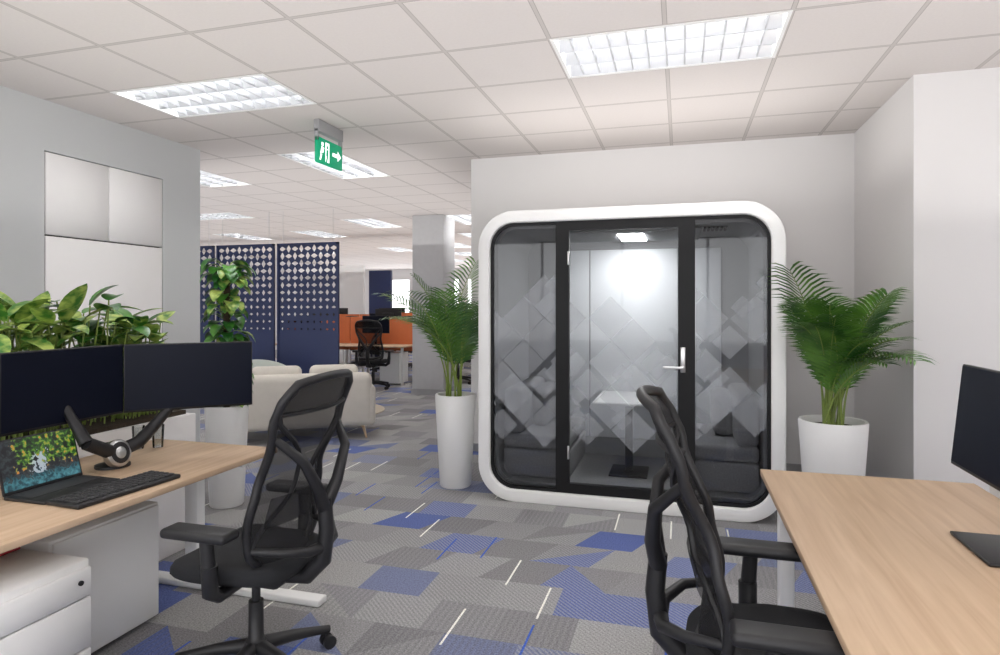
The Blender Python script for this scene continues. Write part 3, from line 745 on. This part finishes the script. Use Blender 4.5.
# ------------------------------------------------------------ perforated screens
def screen(x0, x1, y, zt):
    b = MB('perforated_partition_screen', ((x0+x1)/2, y, 0), world=True)
    nx = 9; cw = (x1-x0-0.06)/nx; z0 = 1.0; nz = int((zt-0.03-z0)/cw); z0 = zt-0.03-nz*cw
    for yy in (y-0.01, y+0.01):
        b.add([(x0+0.03, yy, 0.05), (x1-0.03, yy, 0.05), (x1-0.03, yy, z0), (x0+0.03, yy, z0)], [(0, 1, 2, 3)], M_navy)
    for i in range(nx):
        for j in range(nz):
            ax = x0+0.03+i*cw; az = z0+j*cw; cx = ax+cw/2; cz = az+cw/2
            f_ = 0.40+0.60*min(1, max(0, (j/nz)*1.5))
            if (i+j) % 2: hx, hz = cw*0.49*f_, cw*0.30*f_
            else: hx, hz = cw*0.30*f_, cw*0.49*f_
            kx_ = kz_ = 0.12
            c4 = [(ax, az), (ax+cw, az), (ax+cw, az+cw), (ax, az+cw)]
            ring = [(cx-hx*kx_, cz-hz), (cx+hx*kx_, cz-hz), (cx+hx, cz-hz*kz_), (cx+hx, cz+hz*kz_), (cx+hx*kx_, cz+hz), (cx-hx*kx_, cz+hz), (cx-hx, cz+hz*kz_), (cx-hx, cz-hz*kz_)]
            P = c4+ring
            F = [(0, 1, 5, 4), (1, 6, 5), (1, 2, 7, 6), (2, 8, 7), (2, 3, 9, 8), (3, 10, 9), (3, 0, 11, 10), (0, 4, 11)]
            b.add([(p[0], y, p[1]) for p in P], F, M_navy)
            # small accent diamonds at the lattice corners
    b.box(x0, x0+0.03, y-0.02, y+0.02, 0, zt, M_navy); b.box(x1-0.03, x1, y-0.02, y+0.02, 0, zt, M_navy)
    b.box(x0, x1, y-0.02, y+0.02, zt-0.03, zt, M_navy); b.box(x0, x1, y-0.02, y+0.02, 0.0, 0.05, M_navy)
    for xx in (x0+0.1, x1-0.1): b.tube([(xx, y, zt), (xx, y, H)], 0.004, M_alu, 5)
    b.build()
for k in range(4): screen(-6.25-1.16*(k-1)-1.10, -6.25-1.16*(k-1), 8.62, 2.48)

# ------------------------------------------------------------ column + far office
cl = MB('square_column', (-4.05, 9.9, 0), world=True); cl.rbox(-4.32, -3.76, 9.66, 10.2, 0, H, M_grey, 0.01, 2); cl.box(-4.335, -3.745, 9.645, 10.215, 0, 0.1, M_base); cl.build()
def workstation(x0, n, y):
    for k in range(n):
        xa = x0+k*1.5; b = MB('workstation_desk', (xa+0.74, y, 0), world=True)
        b.rbox(xa, xa+1.48, y-0.72, y-0.02, 0.705, 0.73, M_wood, 0.003, 1); b.rbox(xa, xa+1.48, y+0.02, y+0.72, 0.705, 0.73, M_wood, 0.003, 1)
        b.rbox(xa, xa+1.48, y-0.018, y+0.018, 0.60, 1.26, M_orange, 0.006, 2)
        for xx in (xa+0.03, xa+1.41):
            for yy in (y-0.66, y+0.62): b.box(xx, xx+0.04, yy, yy+0.04, 0, 0.705, M_white)
        b.box(xa+0.95, xa+1.35, y-0.6, y-0.2, 0.03, 0.60, M_white)
        b.build()
        for sd in (-1, 1):
            yy = y+0.27*sd
            m = MB('computer_monitor', (xa+0.7, yy, 0.73), world=True)
            monitor(m, Matrix.Translation((xa+0.7, yy, 0.95 if sd < 0 else 1.08)) @ Matrix.Rotation(0 if sd < 0 else math.pi, 4, 'Z'), 0.58, 0.34)
            m.rbox(xa+0.58, xa+0.82, yy-0.1, yy+0.1, 0.731, 0.742, M_bez, 0.004, 1); m.box(xa+0.68, xa+0.72, yy-0.01, yy+0.01, 0.74, 1.12, M_bez); m.build()
workstation(-7.9, 2, 11.3); workstation(-4.85, 1, 12.4)
workstation(-9.5, 4, 14.6); workstation(-9.5, 4, 18.2)
office_chair((-5.3, 10.15), math.radians(100), 10)
office_chair((-6.7, 10.25), math.radians(80), 50)
office_chair((-4.1, 11.3), math.radians(95), 5)
office_chair((-6.3, 12.5), math.radians(265), 5)
office_chair((-6.0, 13.5), math.radians(95), 5)
office_chair((-7.4, 13.5), math.radians(85), 25)
wbox('navy_partition', -8.7, -8.0, 16.4, 16.5, 0, 2.5, M_navy)
wbox('glass_office_partition', -11.5, -9.2, 17.0, 17.1, 0, 2.7, M_white)

# ------------------------------------------------------------ added fill: unseen upward area lamps that brighten the ceiling
def fill_up(name, x0, x1, y0, y1, z, power):
    l = bpy.data.lights.new(name, 'AREA'); l.shape = 'RECTANGLE'; l.size = x1-x0; l.size_y = y1-y0; l.energy = power; l.color = (1.0, 0.98, 0.96)
    o = bpy.data.objects.new(name, l); o.location = ((x0+x1)/2, (y0+y1)/2, z); o.rotation_euler = (math.pi, 0, 0)
    bpy.context.collection.objects.link(o)
fill_up('uplight_work_area', -4.0, 3.6, -2.5, 4.4, 2.0, 95)
fill_up('uplight_pod_bay', -1.7, 1.1, 4.4, 5.6, 2.35, 8)
fill_up('uplight_lounge', -12.5, -2.4, 5.3, 12.0, 2.5, 110)
fill_up('uplight_open_office', -12.5, -2.4, 12.5, 23.5, 2.5, 180)
# sampling portals for the far windows and the added fill opening
def portal(name, x, y, z, sx, sz, rz):
    l = bpy.data.lights.new(name, 'AREA'); l.shape = 'RECTANGLE'; l.size = sx; l.size_y = sz
    l.cycles.is_portal = True
    o = bpy.data.objects.new(name, l); o.location = (x, y, z); o.rotation_euler = (math.radians(90), 0, rz); bpy.context.collection.objects.link(o)
portal('window_portal_near', -0.3, -3.15, 1.775, 8.0, 2.05, math.pi)
portal('window_portal_far', -7.5, 24.15, 1.75, 11, 1.7, 0)

w = bpy.data.worlds.new('World'); S.world = w; w.use_nodes = True
w.node_tree.nodes['Background'].inputs[0].default_value = (0.98, 0.985, 1.0, 1)
w.node_tree.nodes['Background'].inputs[1].default_value = 3.0
cam = bpy.data.cameras.new('camera'); co = bpy.data.objects.new('camera', cam); bpy.context.collection.objects.link(co)
cam.sensor_width = 36; cam.lens = 22.5; cam.shift_y = -0.0225; cam.clip_start = 0.05; cam.clip_end = 200
co.location = (0, 0, 1.5); co.rotation_euler = (math.radians(90), 0, math.radians(16.1))
S.camera = co
